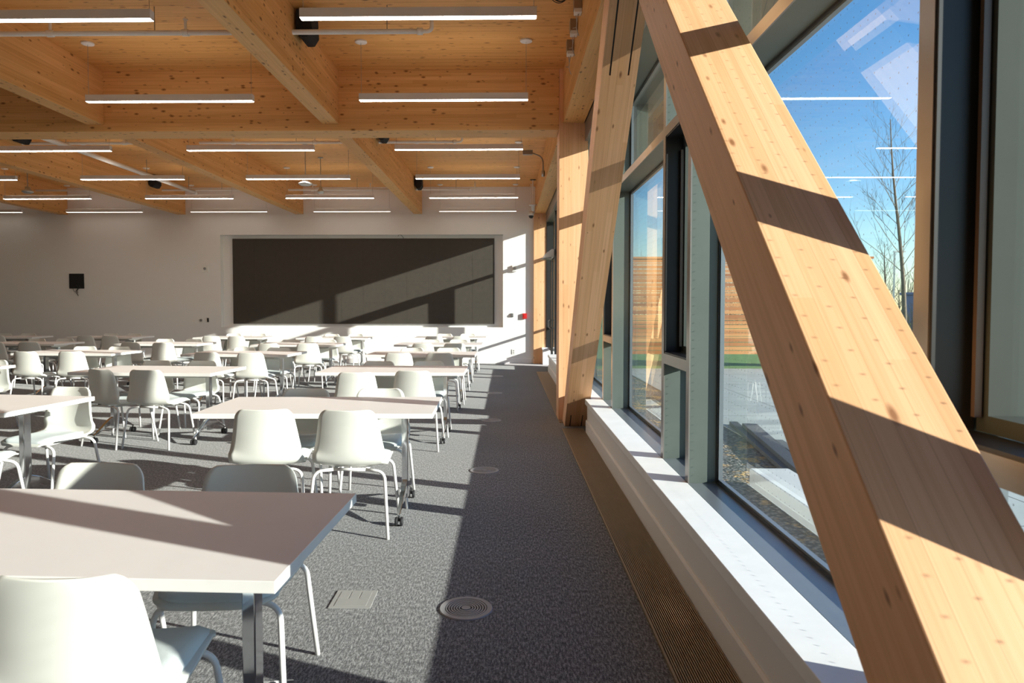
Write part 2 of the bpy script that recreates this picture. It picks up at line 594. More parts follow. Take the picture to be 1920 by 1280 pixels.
def window(n, y0, y1, vent, door=False):
    """One bay between the centre lines of two uprights; the upright at y1 belongs to it."""
    e = empty('window_%d' % n, (0, 0, 0))
    e['kind'] = 'structure'
    ya, yb = y0 + BW/2, y1 - BW/2
    # upright at y1: bronze nose and grey-green body
    bm = BM(); box(bm, MX0+.006, MX1, y1-BW/2, y1+BW/2, ZB, HEAD)
    obj('mullion', bm, 'green_alu', e)
    bm = BM(); box(bm, MX0, MX0+.008, y1-BW/2-.0015, y1+BW/2+.0015, ZB, HEAD)
    obj('mullion_cap', bm, 'bronze_alu', e)
    bm = BM(); box(bm, MX0+.002, MX1, ya, yb, ZB-.02, SZ-.002)
    obj('bottom_frame', bm, 'sill_alu', e)
    bm = BM(); box(bm, MX0+.006, MX1, ya, yb, TZ0, TZ1)
    obj('transom', bm, 'green_alu', e)
    bm = BM(); box(bm, MX0, MX0+.008, ya, yb, TZ0-.0015, TZ1+.0015)
    obj('transom_cap', bm, 'bronze_alu', e)
    if vent:
        bm = BM(); box(bm, MX0+.006, MX1, ya, yb, VZ0, VZ1)
        obj('transom', bm, 'green_alu', e)
        bm = BM(); box(bm, MX0, MX0+.008, ya, yb, VZ0-.0015, VZ1+.0015)
        obj('transom_cap', bm, 'bronze_alu', e)
        # black lined vent with its sash, pull bar and pane
        bm = BM()
        t = .012
        for (p, q, r0, r1) in ((ya, ya+t, VZ1, TZ0), (yb-t, yb, VZ1, TZ0), (ya+t, yb-t, VZ1, VZ1+t), (ya+t, yb-t, TZ0-t, TZ0)):
            box(bm, MX0+.004, 1.185, p, q, r0, r1)
        li = obj('vent_lining', bm, 'black_frame', e)
        bm = BM()
        t = .055
        for (p, q, r0, r1) in ((ya+.013, ya+t, VZ1+.013, TZ0-.013), (yb-t, yb-.013, VZ1+.013, TZ0-.013), (ya+t, yb-t, VZ1+.013, VZ1+t), (ya+t, yb-t, TZ0-t, TZ0-.013)):
            box(bm, 1.19, 1.288, p, q, r0, r1)
        sa = obj('vent_sash', bm, 'sash_grey', e)
        bm = BM(); box(bm, 1.165, 1.183, yb-.042, yb-.028, VZ1+.05, TZ0-.10)
        obj('pull_bar', bm, 'bronze_bar', sa)
        bm = BM(); box(bm, 1.245, 1.262, ya+t-.005, yb-t+.005, VZ1+t-.005, TZ0-t+.005)
        obj('glass_pane', bm, 'glass', sa)
        spans = ((ZB+.02, VZ0), (TZ1, HEAD))
    else:
        spans = ((SZ+.002, TZ0), (TZ1, HEAD))
    for z0, z1 in spans:
        bm = BM()
        g = .012
        for (p, q, r0, r1) in ((ya, ya+g, z0, z1), (yb-g, yb, z0, z1), (ya+g, yb-g, z0, z0+g), (ya+g, yb-g, z1-g, z1)):
            box(bm, GX-.028, GX-.020, p, q, r0, r1)
        obj('gasket', bm, 'dark_rubber', e)
        bm = BM()
        for (p, q, r0, r1) in ((ya+.001, ya+.024, z0+.001, z1-.001), (yb-.024, yb-.001, z0+.001, z1-.001), (ya+.024, yb-.024, z0+.001, z0+.024), (ya+.024, yb-.024, z1-.024, z1-.001)):
            box(bm, GX-.019, GX+.005, p, q, r0, r1)
        obj('spacer', bm, 'sill_alu', e)
        bm = BM(); box(bm, GX-.020, GX+.006, ya+.002, yb-.002, z0+.002, z1-.002)
        obj('glass_pane', bm, 'glass', e)
    return e

n = 1
edges = []
for a, b_ in pairs:
    edges += [a, b_]
edges = [e for e in edges if e < 14.0]
edges = [YB] + edges
vent_next = False
for i in range(len(edges)-1):
    y0, y1 = edges[i], edges[i+1]
    window(n, y0, y1, vent=(abs((y1-y0)-.65) < .02))
    n += 1
window(n, edges[-1], 14.70, vent=False)

# glazed door at the far end: black leaf, handle, transom light
d = empty('door_1', (0, 0, 0)); d['kind'] = 'structure'
bm = BM()
DX0, DX1 = 1.02, 1.09
box(bm, DX0, MX0, 14.68, 14.73, 0, HEAD); box(bm, MX0, 1.27, 14.69, 14.732, 0, ZB)
box(bm, DX0, DX1, 15.955, 15.985, 0, 2.56)
box(bm, .97, DX1, 16.74, 16.80, .40, HEAD)
box(bm, DX0, DX1, 14.73, 16.74, 2.56, 2.63); box(bm, DX0+.01, DX1, 15.985, 16.74, .85, .90)
box(bm, DX0, DX1, 15.985, 16.74, .36, .41)
obj('door_frame', bm, 'black_frame', d)
lf = BM()
for y0, y1, z0, z1 in ((14.74, 14.84, .02, 2.55), (15.74, 15.935, .02, 2.55), (14.84, 15.74, .02, .27), (14.84, 15.74, 2.43, 2.55)):
    box(lf, 1.03, 1.08, y0, y1, z0, z1)
lf = obj('door_leaf', lf, 'black_frame', d)
bm = BM(); box(bm, 1.045, 1.055, 14.84, 15.74, .27, 2.43)
obj('glass_pane', bm, 'glass', lf)
bm = BM(); tube(bm, rounded([(1.03, 15.85, .90), (.97, 15.85, .90), (.97, 15.85, 1.08), (1.03, 15.85, 1.08)], .03), .012)
obj('door_handle', bm, 'steel', lf, smooth=True)
bm = BM(); box(bm, 1.05, 1.06, 14.73, 16.74, 2.63, HEAD)
obj('glass_pane', bm, 'glass', d)
bm = BM(); box(bm, 1.05, 1.06, 15.985, 16.74, .41, 2.56)
obj('side_light', bm, 'glass', d)
t = empty('door_operator', (1.02, 15.25, 2.50))
tag(t, 'pale box-shaped door opener with swing arm, above the black glazed door', 'door opener')
bm = BM(); prism(bm, [(-.20, -.04), (-.20, .02), (-.05, .13), (0, .13), (0, -.04)], -.42, .42, 'Y')
obj('housing', bm, 'plate_white', t, bevel=.004)
bm = BM(); tube(bm, rounded([(-.06, -.3, -.05), (-.28, -.05, -.055), (0.03, .35, -.06)], .03), .011)
obj('arm', bm, 'steel', t, smooth=True)

# ------------------------------------------------------------------ timber frame
BEAM_Z = 3.645
def bx_timber(name, x0, x1, y0, y1, z0, z1, axis, mat, label, cat, group=None, bevel=.004):
    c = Vector(((x0+x1)/2, (y0+y1)/2, (z0+z1)/2))
    xd, yd = {'X': ((1, 0, 0), (0, 1, 0)), 'Y': ((0, 1, 0), (-1, 0, 0)), 'Z': ((0, 0, 1), (1, 0, 0))}[axis]
    o = timber(name, lambda bm: box(bm, x0, x1, y0, y1, z0, z1), mat, frame_at(c, xd, yd), bevel=bevel)
    return tag(o, label, cat, group)

for k, (y0, y1) in enumerate(((-.22, .16), (8.50, 8.88))):
    bx_timber('cross_beam', XL, .638, y0, y1, 3.565, CEIL, 'X', 'glulam_beam',
              ('deep timber cross beam above the nearest table, running wall to window' if k == 0 else
               'deep timber cross beam spanning the room at its middle, joined to the lit timber column'), 'beam', 'deep cross beams')
ords = ['first', 'second', 'third', 'fourth', 'fifth']
for k, xr in enumerate((-2.062, -4.972, -7.875, -10.79, -13.70)):
    for j, (y0, y1) in enumerate(((.16, 8.50), (8.88, WALL_Y))):
        bx_timber('ceiling_beam', xr-.20, xr, y0, y1, BEAM_Z, CEIL, 'Y', 'glulam_beam',
                  f'timber ceiling beam, {ords[k]} one in from the windows, ' + ('on the near side of the big cross beam' if j == 0 else 'beyond the big cross beam, ending at the white wall'),
                  'beam', 'lengthwise timber ceiling beams')
for j, (y0, y1) in enumerate(((YB, -.22), (.16, 8.50), (8.88, WALL_Y))):
    bx_timber('edge_beam', .69, .945, y0, y1, BEAM_Z, CEIL, 'Y', 'glulam_beam',
              ('timber edge beam above the windows, ' + ('behind the nearest cross beam', 'carrying the metal brackets and cable coil', 'running from the lit column to the white wall')[j]),
              'beam', 'timber edge beams over the windows')
for j, (y0, y1) in enumerate(((-.22, .14), (8.49, 8.85), (16.76, WALL_Y))):
    bx_timber('timber_column', .64 if j < 2 else .655, .995 if j < 2 else .96, y0, y1, 0, CEIL if j < 2 else BEAM_Z, 'Z', 'glulam',
              ('square timber column at the foot of the near sloping brace',
               'sunlit square timber column standing just behind the foot of the far sloping brace',
               'sunlit timber column in the far corner against the white wall, beside the red alarm')[j], 'column', 'timber columns in the window line')
# the column tops carry the edge beam
# sloping braces: an upturned V between the columns
BX0, BX1 = .685, .943
NL = (3.012-.706)/(3.654-1.295)
NU = (2.734-.833)/(3.018-1.068)
def zlow(y): return .706 + NL*(y-1.295)
def brace_near(bm):
    y_low0 = 1.295 - .706/NL           # lower line meets the floor
    top = BEAM_Z
    yu = 1.068 + (top-.833)/NU
    y_up0 = 1.068 - .833/NU
    # top cut square against the opposite brace
    prism(bm, [(y_low0, 0), (1.295+(top-.706)/NL, top), (yu, top), (y_up0, 0)], BX0, BX1, 'X')
dirn = Vector((0, 1, .977)).normalized()
nb = timber('timber_brace', brace_near, 'glulam', frame_at((.814, 2.2, 1.6), dirn, (1, 0, 0)))
tag(nb, 'large sunlit timber brace sloping down in front of the near window', 'brace', 'sloping timber braces')

SL = -3.463/(8.08-4.689)
FY, FZ = 4.689, 3.463
def zf(y): return FZ + SL*(y-FY)     # lower front line of the far brace
H2 = .355
def brace_far(bm):
    g = -SL
    y0 = FY + FZ/g
    y1 = y0 + H2/g
    top = BEAM_Z
    s0, s1 = 3.085, .155          # slots start above s0 and below s1
    def yat(z, up): return FY + (FZ + (H2 if up else 0) - z)/g
    def sq(z):                    # cuts run square to the grain
        yl = yat(z, False)
        w = H2/math.sqrt(1+g**2)
        nx, nz = g/math.sqrt(1+g**2), 1/math.sqrt(1+g**2)
        return (yl, z), (yl+nx*w, z+nz*w)
    a0, a1 = sq(s0)
    b0, b1 = sq(s1)
    prism(bm, [b0, a0, a1, b1], BX0, BX1, 'X')
    cuts = [(BX0, .740), (.752, .874), (.886, BX1)]
    for x0, x1 in cuts:
        prism(bm, [a0, (yat(top, False), top), (yat(top, True), top), a1], x0, x1, 'X')
        prism(bm, [(y0, 0), b0, b1, (y1, 0)], x0, x1, 'X')
fb = timber('timber_brace', brace_far, 'glulam', frame_at((.814, 6.4, 1.75), Vector((0, 1, SL)).normalized(), (1, 0, 0)), bevel=0)
tag(fb, 'timber brace with dark steel slots leaning against the lit column', 'brace', 'sloping timber braces')
def plate_top(x0, x1):
    bm = BM(); e_ = .012
    prism(bm, [(FY+(FZ-3.09)/-SL+e_, 3.09), (FY-(BEAM_Z-.01-FZ)/-SL+.012, BEAM_Z-.01), (FY+(FZ+H2-BEAM_Z)/-SL-.02, BEAM_Z-.01), (FY+(FZ-3.09)/-SL+.22, 3.30)], x0, x1, 'X')
    return bm
def plate_bottom(x0, x1):
    bm = BM(); e_ = .010; y0 = FY+FZ/-SL
    prism(bm, [(y0+e_, .0), (y0-.152+e_, .152), (y0-.152+.235, .36), (y0+H2/-SL-.02, .03), (y0+H2/-SL-.02, 0)], x0, x1, 'X')
    return bm
for x0, x1 in ((.741, .751), (.875, .885)):
    for fn in (plate_top, plate_bottom):
        o = obj('knife_plate', fn(x0, x1), 'black_frame'); o.parent = fb; o.matrix_parent_inverse = fb.matrix_world.inverted()

# ------------------------------------------------------------------ floor grille, air outlets, floor box
for k, (y0, y1) in enumerate(((YB, 7.86), (8.30, 14.60))):
    t = empty('floor_grille', (.758, (y0+y1)/2, 0))
    tag(t, ('bronze slatted floor grille along the foot of the near windows' if k == 0 else 'bronze slatted floor grille beyond the lit column, along the far low wall'), 'floor grille', 'bronze floor grilles')
    L = (y1-y0)/2
    bm = BM()
    for i in range(24):
        x = -.116 + i*.0098
        box(bm, x, x+.0048, -L, L, .001, .012)
    obj('slats', bm, 'grille_bronze', t)
    bm = BM()
    box(bm, -.121, -.117, -L, L, .001, .013); box(bm, .117, .121, -L, L, .001, .013)
    box(bm, -.121, .121, -L-.004, -L, .001, .013); box(bm, -.121, .121, L, L+.004, .001, .013)
    obj('rim', bm, 'grille_bronze', t)
    bm = BM(); box(bm, -.117, .117, -L, L, .0005, .002)
    obj('well', bm, 'grille_well', t)

def air_outlet(y, label):
    t = empty('floor_air_outlet', (-.19, y, 0))
    tag(t, label, 'floor vent', 'round floor air outlets')
    bm = BM(); lathe(bm, [(.098, .001), (.100, .006), (.122, .006), (.126, .001)], seg=40)
    bmesh.ops.delete(bm, geom=[f for f in bm.faces if len(f.verts) > 4], context='FACES_ONLY')
    obj('rim', bm, 'diffuser_grey', t, smooth=False)
    bm = BM()
    for r_ in (.032, .044, .056, .068, .080, .092):
        b2 = BM(); lathe(b2, [(r_-.0035, .001), (r_-.0035, .005), (r_+.0035, .005), (r_+.0035, .001)], seg=40)
        bmesh.ops.delete(b2, geom=[f for f in b2.faces if len(f.verts) > 4], context='FACES_ONLY')
        me = bpy.data.meshes.new('tmp'); b2.to_mesh(me); b2.free(); bm.from_mesh(me); bpy.data.meshes.remove(me)
    obj('rings', bm, 'diffuser_grey', t)
    bm = BM(); lathe(bm, [(.022, .001), (.022, .006), (.0, .006)], seg=24)
    obj('hub', bm, 'diffuser_grey', t)
    bm = BM(); lathe(bm, [(.099, .0006), (.0, .0007)], seg=40)
    obj('well', bm, 'grille_well', t)
for k, y in enumerate((3.18, 5.88, 8.45, 11.1, 13.75)):
    air_outlet(y, ('round grey floor vent nearest the viewer, at the edge of the sunlight' if k == 0 else
                   f'round grey floor vent, {ords[k]} from the viewer along the carpet aisle'))
t = empty('floor_box', (-.74, 3.27, 0))
tag(t, 'square grey power box lid set in the carpet near the first table', 'floor box')
bm = BM(); box(bm, -.10, .10, -.10, .10, .0005, .004)
obj('frame', bm, 'floor_box_grey', t, bevel=.001)
bm = BM(); box(bm, -.075, .075, -.08, -.005, .004, .0055); box(bm, -.075, -.028, .003, .08, .004, .0055); box(bm, -.022, .022, .003, .08, .004, .0055); box(bm, .028, .075, .003, .08, .004, .0055)
obj('lid', bm, 'floor_box_grey', t)

# ------------------------------------------------------------------ pendants
def make_pendant():
    t = empty('linear_pendant', (0, 0, 3.655))
    tag(t, 'x', 'pendant light', 'linear pendant lights')
    bm = BM(); box(bm, -.922, .922, -.032, .032, .003, .075)
    obj('housing', bm, 'canopy_white', t, bevel=.002)
    bm = BM(); box(bm, -.917, .917, -.029, .029, 0, .0032)
    obj('diffuser', bm, 'lit', t)
    bm = BM(); box(bm, -.86, .86, -.022, .022, .0745, .0765)  # glowing strip added on top of the housing as ceiling fill light
    obj('added_uplight', bm, 'uplight_fill', t)
    for s in (-1, 1):
        bm = BM(); tube(bm, [(s*.90, 0, .075), (s*.90, 0, CEIL-3.655-.012)], .0022, 5)
        obj('cord', bm, 'steel', t)
        bm = BM(); lathe(bm, [(.066, CEIL-3.655-.001), (.066, CEIL-3.655-.016), (.05, CEIL-3.655-.022), (0, CEIL-3.655-.022)], (s*.90, 0, 0), 20)
        obj('ceiling_disc', bm, 'canopy_white', t)
    return t
pend0 = make_pendant()
first = True
LY = (5.43, 7.585, 9.97, 12.23, 14.42, 16.48)
for c, x in enumerate((-.69, -3.70, -6.66, -9.67, -12.60)):
    for r_, y in enumerate(LY):
        if c == 4 and r_ < 5 or c == 3 and r_ < 3 or c == 2 and r_ < 2:
            continue
        o = pend0 if first else copy_tree(pend0)
        first = False
        o.location = (x, y, 3.655)
        if r_ == 5:      # the line against the wall is dimmed
            for chd in o.children:
                if chd.name.split('.')[0] in ('diffuser', 'added_uplight'):
                    chd.data = chd.data.copy()
                    chd.data.materials[0] = M['lit_dim']
        o['label'] = f"white lit linear pendant, {('nearest', 'second', 'third', 'fourth', 'fifth', 'farthest')[r_]} of the line " + \
            ('beside the windows', 'second from the windows', 'third from the windows', 'fourth from the windows', 'fifth from the windows')[c]

# ------------------------------------------------------------------ sprinkler pipes
for k, y in enumerate((6.69, 11.16, 15.70)):
    t = empty('sprinkler_pipe', (0, y, 4.05))
    tag(t, f"white sprinkler branch pipe under the ceiling, {('nearest', 'middle', 'farthest')[k]} of the three", 'pipe', 'sprinkler branch pipes')
    bm = BM(); tube(bm, [(XL+.3, 0, 0), (-.80, 0, 0)], .024, 10)
    obj('pipe_run', bm, 'pipe_white', t, smooth=True)
    bm = BM(); tube(bm, rounded([(-.86, 0, 0), (-.72, 0, 0), (-.72, 0, .17)], .05), .019, 10); lathe(bm, [(.034, 0), (.034, .05)], (-.86, 0, 0), 12, 'X')
    obj('elbow', bm, 'pipe_white', t, smooth=True)
    for x in (-3.1, -4.42, -5.35, -6.2, -8.3, -9.6, -11.3):
        bm = BM(); lathe(bm, [(.033, -.03), (.033, .03)], (x, 0, 0), 12, 'X'); tube(bm, [(x, 0, 0), (x, 0, .12)], .014, 8); lathe(bm, [(.0, .12), (.022, .122), (.022, .130), (.006, .150)], (x, 0, 0), 12)
        obj('sprinkler_head', bm, 'pipe_white', t)
    bm = BM(); 
    for x in (-1.15, -3.4, -6.5, -9.2): tube(bm, [(x, 0, .02), (x, 0, CEIL-4.05)], .005, 6)
    obj('hanger_rod', bm, 'steel', t)
t = empty('main_sprinkler_pipe', (-7.12, 10, 4.0))
tag(t, 'thick white main pipe running lengthwise under the ceiling, crossing the branch pipes', 'pipe')
bm = BM(); tube(bm, [(0, -1.0, 0), (0, 5.72, 0)], .042, 12); lathe(bm, [(.052, 5.66), (.052, 5.76)], (0, 0, 0), 12, 'Y')
obj('pipe_run', bm, 'pipe_white', t, smooth=True)
bm = BM()
for y in (1.1, 3.6, 5.4): tube(bm, [(0, y, .03), (0, y, .30)], .006, 6)
obj('hanger_rod', bm, 'steel', t)

# speakers on the beams
def speaker(x, y, label):
    t = empty('loudspeaker', (x, y, 4.04))
    tag(t, label, 'loudspeaker', 'black loudspeakers on the beams')
    bm = BM(); prism(bm, [(0.02, .03), (0.02, .245), (.165, .245), (.175, .05), (.13, -.02), (.06, -.02)], -.14, .14, 'Y')
    obj('cabinet', bm, 'black_fabric', t, bevel=.008)
    bm = BM(); box(bm, 0, .02, -.05, .05, .06, .18)
    obj('bracket', bm, 'black_frame', t)
speaker(-2.062, 6.86, 'black loudspeaker high on the first beam from the windows, nearest the viewer')
speaker(-2.062, 11.0, 'black loudspeaker on the first beam, half hidden just beyond the cross beam')
speaker(-2.062, 15.5, 'black loudspeaker on the first beam, near the white wall')
speaker(-7.875, 11.0, 'black loudspeaker on the third beam, just beyond the cross beam')
speaker(-7.875, 15.2, 'black loudspeaker on the third beam, close to the white wall')

# hanging antenna domes
for x, y, zb, lab, wide in ((-3.61, 12.37, 3.56, 'white dome hanging on a rod in front of the pale hanging canister', 1.0),
                      (-3.63, 13.46, 3.60, 'slim white canister hanging on a rod just behind the white dome', .55),
                      (-9.35, 13.37, 3.60, 'white canister hanging on a rod near the left edge of the room', .8)):
    t = empty('hanging_antenna', (x, y, zb))
    tag(t, lab, 'antenna', 'hanging ceiling antennas')
    bm = BM(); lathe(bm, [(0, 0), (.08*wide, .004), (.125*wide, .03), (.13*wide, .045), (.06*wide, .085), (.055*wide, .13), (.0, .14)], seg=20)
    obj('dome', bm, 'aluminium', t, smooth=True)
    bm = BM(); tube(bm, [(0, 0, .13), (0, 0, CEIL-zb)], .008, 8); lathe(bm, [(.05, CEIL-zb-.012), (.05, CEIL-zb-.001)], seg=16)
    obj('rod', bm, 'steel', t)

# corner fittings near the far right
t = empty('gooseneck_lamp', (.69, 12.6, 3.86))
tag(t, 'small bronze gooseneck fitting curving out from the edge beam', 'lamp')
bm = BM(); tube(bm, rounded([(-.03, 0, -.02), (-.03, 0, .25), (-.25, 0, .33)], .16, 8), .012, 8)
obj('arm', bm, 'bronze_alu', t, smooth=True)
bm = BM(); box(bm, -.40, -.22, -.04, .04, .29, .37)
obj('mounting_box', bm, 'bronze_alu', t, bevel=.005)
bm = BM(); lathe(bm, [(.0, -.10), (.028, -.10), (.030, .0), (.016, .01)], (-.03, 0, 0), 14)
obj('head', bm, 'steel', t, smooth=True)
t = empty('dome_camera', (.58, 16.45, 3.55))
tag(t, 'small white dome camera hanging on a rod in the far corner', 'camera')
bm = BM(); lathe(bm, [(0, -.07), (.04, -.055), (.055, -.02), (.06, .0)], seg=16)
obj('dome', bm, 'dark_rubber', t, smooth=True)
bm = BM(); lathe(bm, [(.062, 0), (.07, .02), (.07, .08), (.02, .10)], seg=16)
obj('housing', bm, 'plate_white', t, smooth=True)
bm = BM(); tube(bm, [(0, 0, .09), (0, 0, CEIL-3.55)], .012, 8)
obj('rod', bm, 'canopy_white', t)
t = empty('hanging_microphone', (.60, 15.9, 3.68))
tag(t, 'slim white fitting on a rod with a black ceiling cap, beside the dome camera', 'fitting')
bm = BM(); tube(bm, [(0, 0, .05), (0, 0, CEIL-3.68)], .014, 8)
obj('rod', bm, 'canopy_white', t)
bm = BM(); lathe(bm, [(.07, CEIL-3.68-.012), (.07, CEIL-3.68-.001)], seg=16)
obj('ceiling_cap', bm, 'dark_rubber', t)
bm = BM(); lathe(bm, [(.0, -.10), (.03, -.09), (.035, .02), (.09, .03), (.09, .055), (.0, .06)], seg=16)
obj('housing', bm, 'plate_white', t, smooth=True)

# brackets and coil on the edge beam
for k, (y, z) in enumerate(((6.45, 4.19), (6.83, 4.14), (7.2, 4.08))):
    t = empty('beam_bracket', (.69, y, z))
    tag(t, f"small steel bracket with plaster box on the edge beam, {('nearest', 'middle', 'farthest')[k]} of three", 'bracket', 'steel brackets on the edge beam')
    bm = BM(); box(bm, -.075, 0, -.05, .05, -.05, .06)
    obj('bracket_box', bm, 'grille_bronze', t, bevel=.003)
    bm = BM(); box(bm, -.07, -.002, -.045, .045, -.085, -.05)
    obj('white_cap', bm, 'plate_white', t, bevel=.002)
    bm = BM(); tube(bm, rounded([(-.05, .03, -.08), (-.03, .12, -.16), (-.06, .24, -.12)], .05), .004, 6); tube(bm, rounded([(-.03, 0, -.08), (-.05, .03, -.2), (-.02, .06, -.26)], .05), .004, 6)
    obj('wire', bm, 'steel', t)
bm = BM()
for q, (r_, dx) in enumerate(((.075, 0), (.068, .006), (.078, -.008))):
    tube(bm, [(dx+r_*math.cos(a*PI/12), .01*q, r_*math.sin(a*PI/12)*1.15) for a in range(25)], .004, 6)
tube(bm, rounded([(.03, .01, .08), (.04, .0, .14), (.0, 0, .17)], .03), .004, 6)
o = obj('cable_coil', bm, 'wire_black', None, loc=(.46, 6.05, 4.13))
tag(o, 'loop of black cable hanging from the ceiling beside the edge beam', 'cable')

# ------------------------------------------------------------------ far wall fittings
WY = WALL_Y
t = empty('wall_screen_panel', (-3.57, WY+.11, .963))
tag(t, 'wide dark panel set in the white framed recess of the far wall', 'panel')
bm = BM(); box(bm, -3.20, 3.265, -.01, .04, 0, 2.10)
obj('panel_face', bm, 'led_panel', t)
bm = BM()
for i in range(1, 12):
    x = -3.20 + i*.5388
    box(bm, x-.0006, x+.0006, -.0112, -.0098, 0, 2.10)
for i in range(1, 4):
    z = i*.525
    box(bm, -3.20, 3.265, -.0112, -.0098, z-.0006, z+.0006)
obj('panel_joints', bm, 'black_fabric', t)
bm = BM(); tube(bm, rounded([(.90, -.03, 2.15), (.93, -.04, 2.19), (1.0, -.04, 2.17), (1.04, -.03, 2.10)], .03), .006, 6)
obj('cable', bm, 'wire_black', t)

t = empty('wall_bracket_plate', (-10.60, WY, 1.90))
tag(t, 'black square plate with dangling wires on the shaded white wall', 'wall plate')
bm = BM(); box(bm, -.18, .18, -.03, 0, -.065, .30)
obj('plate', bm, 'black_fabric', t, bevel=.004)
bm = BM()
tube(bm, rounded([(.0, -.035, .02), (.06, -.05, -.06), (-.02, -.04, -.14), (.05, -.04, -.24)], .05), .008, 6)
tube(bm, rounded([(.08, -.035, .0), (.10, -.05, -.05), (.02, -.04, -.10), (.04, -.04, -.18)], .04), .006, 6)
tube(bm, rounded([(-.06, -.035, -.02), (-.08, -.05, -.09), (-.03, -.04, -.16)], .04), .004, 6)
obj('wires', bm, 'wire_black', t)

def wall_plate(name, x, z, w_, h_, label, cat, mat='plate_white', deep=.012, detail=None, group=None):
    t = empty(name, (x, WY, z))
    tag(t, label, cat, group)
    bm = BM(); box(bm, -w_/2, w_/2, -deep, 0, -h_/2, h_/2)
    obj('plate', bm, mat, t, bevel=.002)
    bm = BM()
    if detail == 'round': lathe(bm, [(.03, -deep-.02), (.035, -deep)], seg=16, axis='Y')
    elif detail == 'slots':
        box(bm, -w_*.2, w_*.2, -deep-.003, -deep, .01, h_*.32); box(bm, -w_*.2, w_*.2, -deep-.003, -deep, -h_*.32, -.01)
    else: box(bm, -w_*.25, w_*.25, -deep-.006, -deep, -h_*.28, h_*.28)
    obj('insert', bm, {'round': 'steel'}.get(detail, 'aluminium' if detail == 'slots' else mat), t)
    return t
wall_plate('thermostat', -7.40, 2.32, .16, .17, 'square white wall sensor left of the dark panel, above the switches', 'wall sensor', deep=.05, detail='round')
wall_plate('light_switch', -7.71, 1.055, .08, .12, 'white wall switch plate, farther one from the dark panel recess', 'switch')
wall_plate('intercom_button', -7.53, 1.055, .10, .10, 'round-faced white wall control between the switch and the black control', 'wall control', detail='round')
wall_plate('black_control', -7.36, 1.06, .045, .10, 'small narrow black wall control left of the dark panel', 'wall control', mat='black_frame')
wall_plate('strobe_alarm', .19, 2.32, .11, .15, 'small white strobe alarm on the bright wall between panel and column', 'alarm', deep=.05, detail='round')
wall_plate('fire_pull_station', .44, 1.16, .10, .13, 'red fire alarm pull station on the white wall by the far column', 'alarm', mat='alarm_red', deep=.05)
wall_plate('key_switch', .13, 1.18, .07, .09, 'small round grey key switch left of the red alarm', 'switch', mat='steel', deep=.02, detail='round')
wall_plate('wall_outlet', .17, .285, .08, .12, 'white power outlet low on the bright wall near the corner', 'outlet', detail='slots')

# ------------------------------------------------------------------ flip-top tables
TW, TD, TH, TT = 1.52, .80, .74, .032
def make_table():
    t = empty('meeting_table')
    tag(t, 'x', 'table', 'white meeting tables on castors')
    bm = BM(); box(bm, -TW/2, TW/2, -TD/2, TD/2, TH-.004, TH, 0); box(bm, -TW/2, TW/2, -TD/2, TD/2, TH-TT, TH-.004, 1)
    bm2 = BM()
    vs = box(bm2, -TW/2, TW/2, -TD/2, TD/2, TH-TT, TH, 1)
    bm.free(); bm = bm2
    bm.faces.ensure_lookup_table()
    bm.normal_update()
    for f in bm.faces:
        c = f.calc_center_median()
        f.material_index = 0 if (abs(c.z-TH) < 1e-4 or abs(c.z-TH+TT) < 1e-4) else 1
    obj('tabletop', bm, ['laminate', 'laminate_edge'], t, bevel=.0015)
    bm = BM(); box(bm, -.50, .50, -.05, -.012, TH-TT-.055, TH-TT-.018); box(bm, -.50, .50, .012, .05, TH-TT-.055, TH-TT-.018)
    obj('support_beam', bm, 'aluminium', t, bevel=.003)
    for s in (-1, 1):
        x = s*(TW/2-.225)
        bm = BM()
        prism(bm, [(-.030, .10), (-.032, .30), (-.030, TH-TT-.03), (.030, TH-TT-.03), (.032, .30), (.030, .10)], x-.021, x+.021, 'X')
        leg = obj('leg', bm, 'chrome', t, bevel=.004)
        bm = BM(); prism(bm, [(-.24, TH-TT-.001), (.24, TH-TT-.001), (.20, TH-TT-.03), (.05, TH-TT-.045), (-.05, TH-TT-.045), (-.20, TH-TT-.03)], x-.03, x+.03, 'X')
        obj('mounting_bracket', bm, 'aluminium', leg, bevel=.002)
        for q in (-1, 1):
            bm = BM()
            pts = [(q*.012, .235), (q*.10, .205), (q*.335, .080), (q*.335, .066), (q*.10, .150), (q*.012, .125)]
            a = prism(bm, pts, x-.018, x+.018, 'X')
            for v_ in a:
                if abs(v_.co.y) > .3: v_.co.x = x + (v_.co.x-x)*.55
            obj('foot', bm, 'chrome', leg, bevel=.003)
            bm = BM()
            for dx in (-.017, .017):
                lathe(bm, [(.012, dx-.009), (.027, dx-.008), (.029, dx-.003), (.029, dx+.003), (.027, dx+.008), (.012, dx+.009)], (x, q*.325, .030), 16, 'X')
            tube(bm, [(x, q*.325, .03), (x, q*.325, .074)], .006, 8)
            obj('caster', bm, 'dark_rubber', leg, smooth=False)
    return t
tab0 = make_table()
ROWN = {'T': 'row beside the windows', 'U': 'second row from the windows', 'V': 'third row from the windows', 'W': 'fourth row from the windows', 'X': 'fifth row from the windows'}
ROWS = {'T': 'window-side row', 'U': 'second row in', 'V': 'third row in', 'W': 'fourth row in', 'X': 'fifth row in'}
POS = {'T': ['nearest', 'second', 'third', 'fourth', 'fifth', 'sixth'], 'U': ['nearest', 'second', 'third', 'fourth', 'fifth'],
       'V': ['nearest', 'second', 'third', 'fourth'], 'W': ['nearest', 'second'], 'X': ['only visible']}
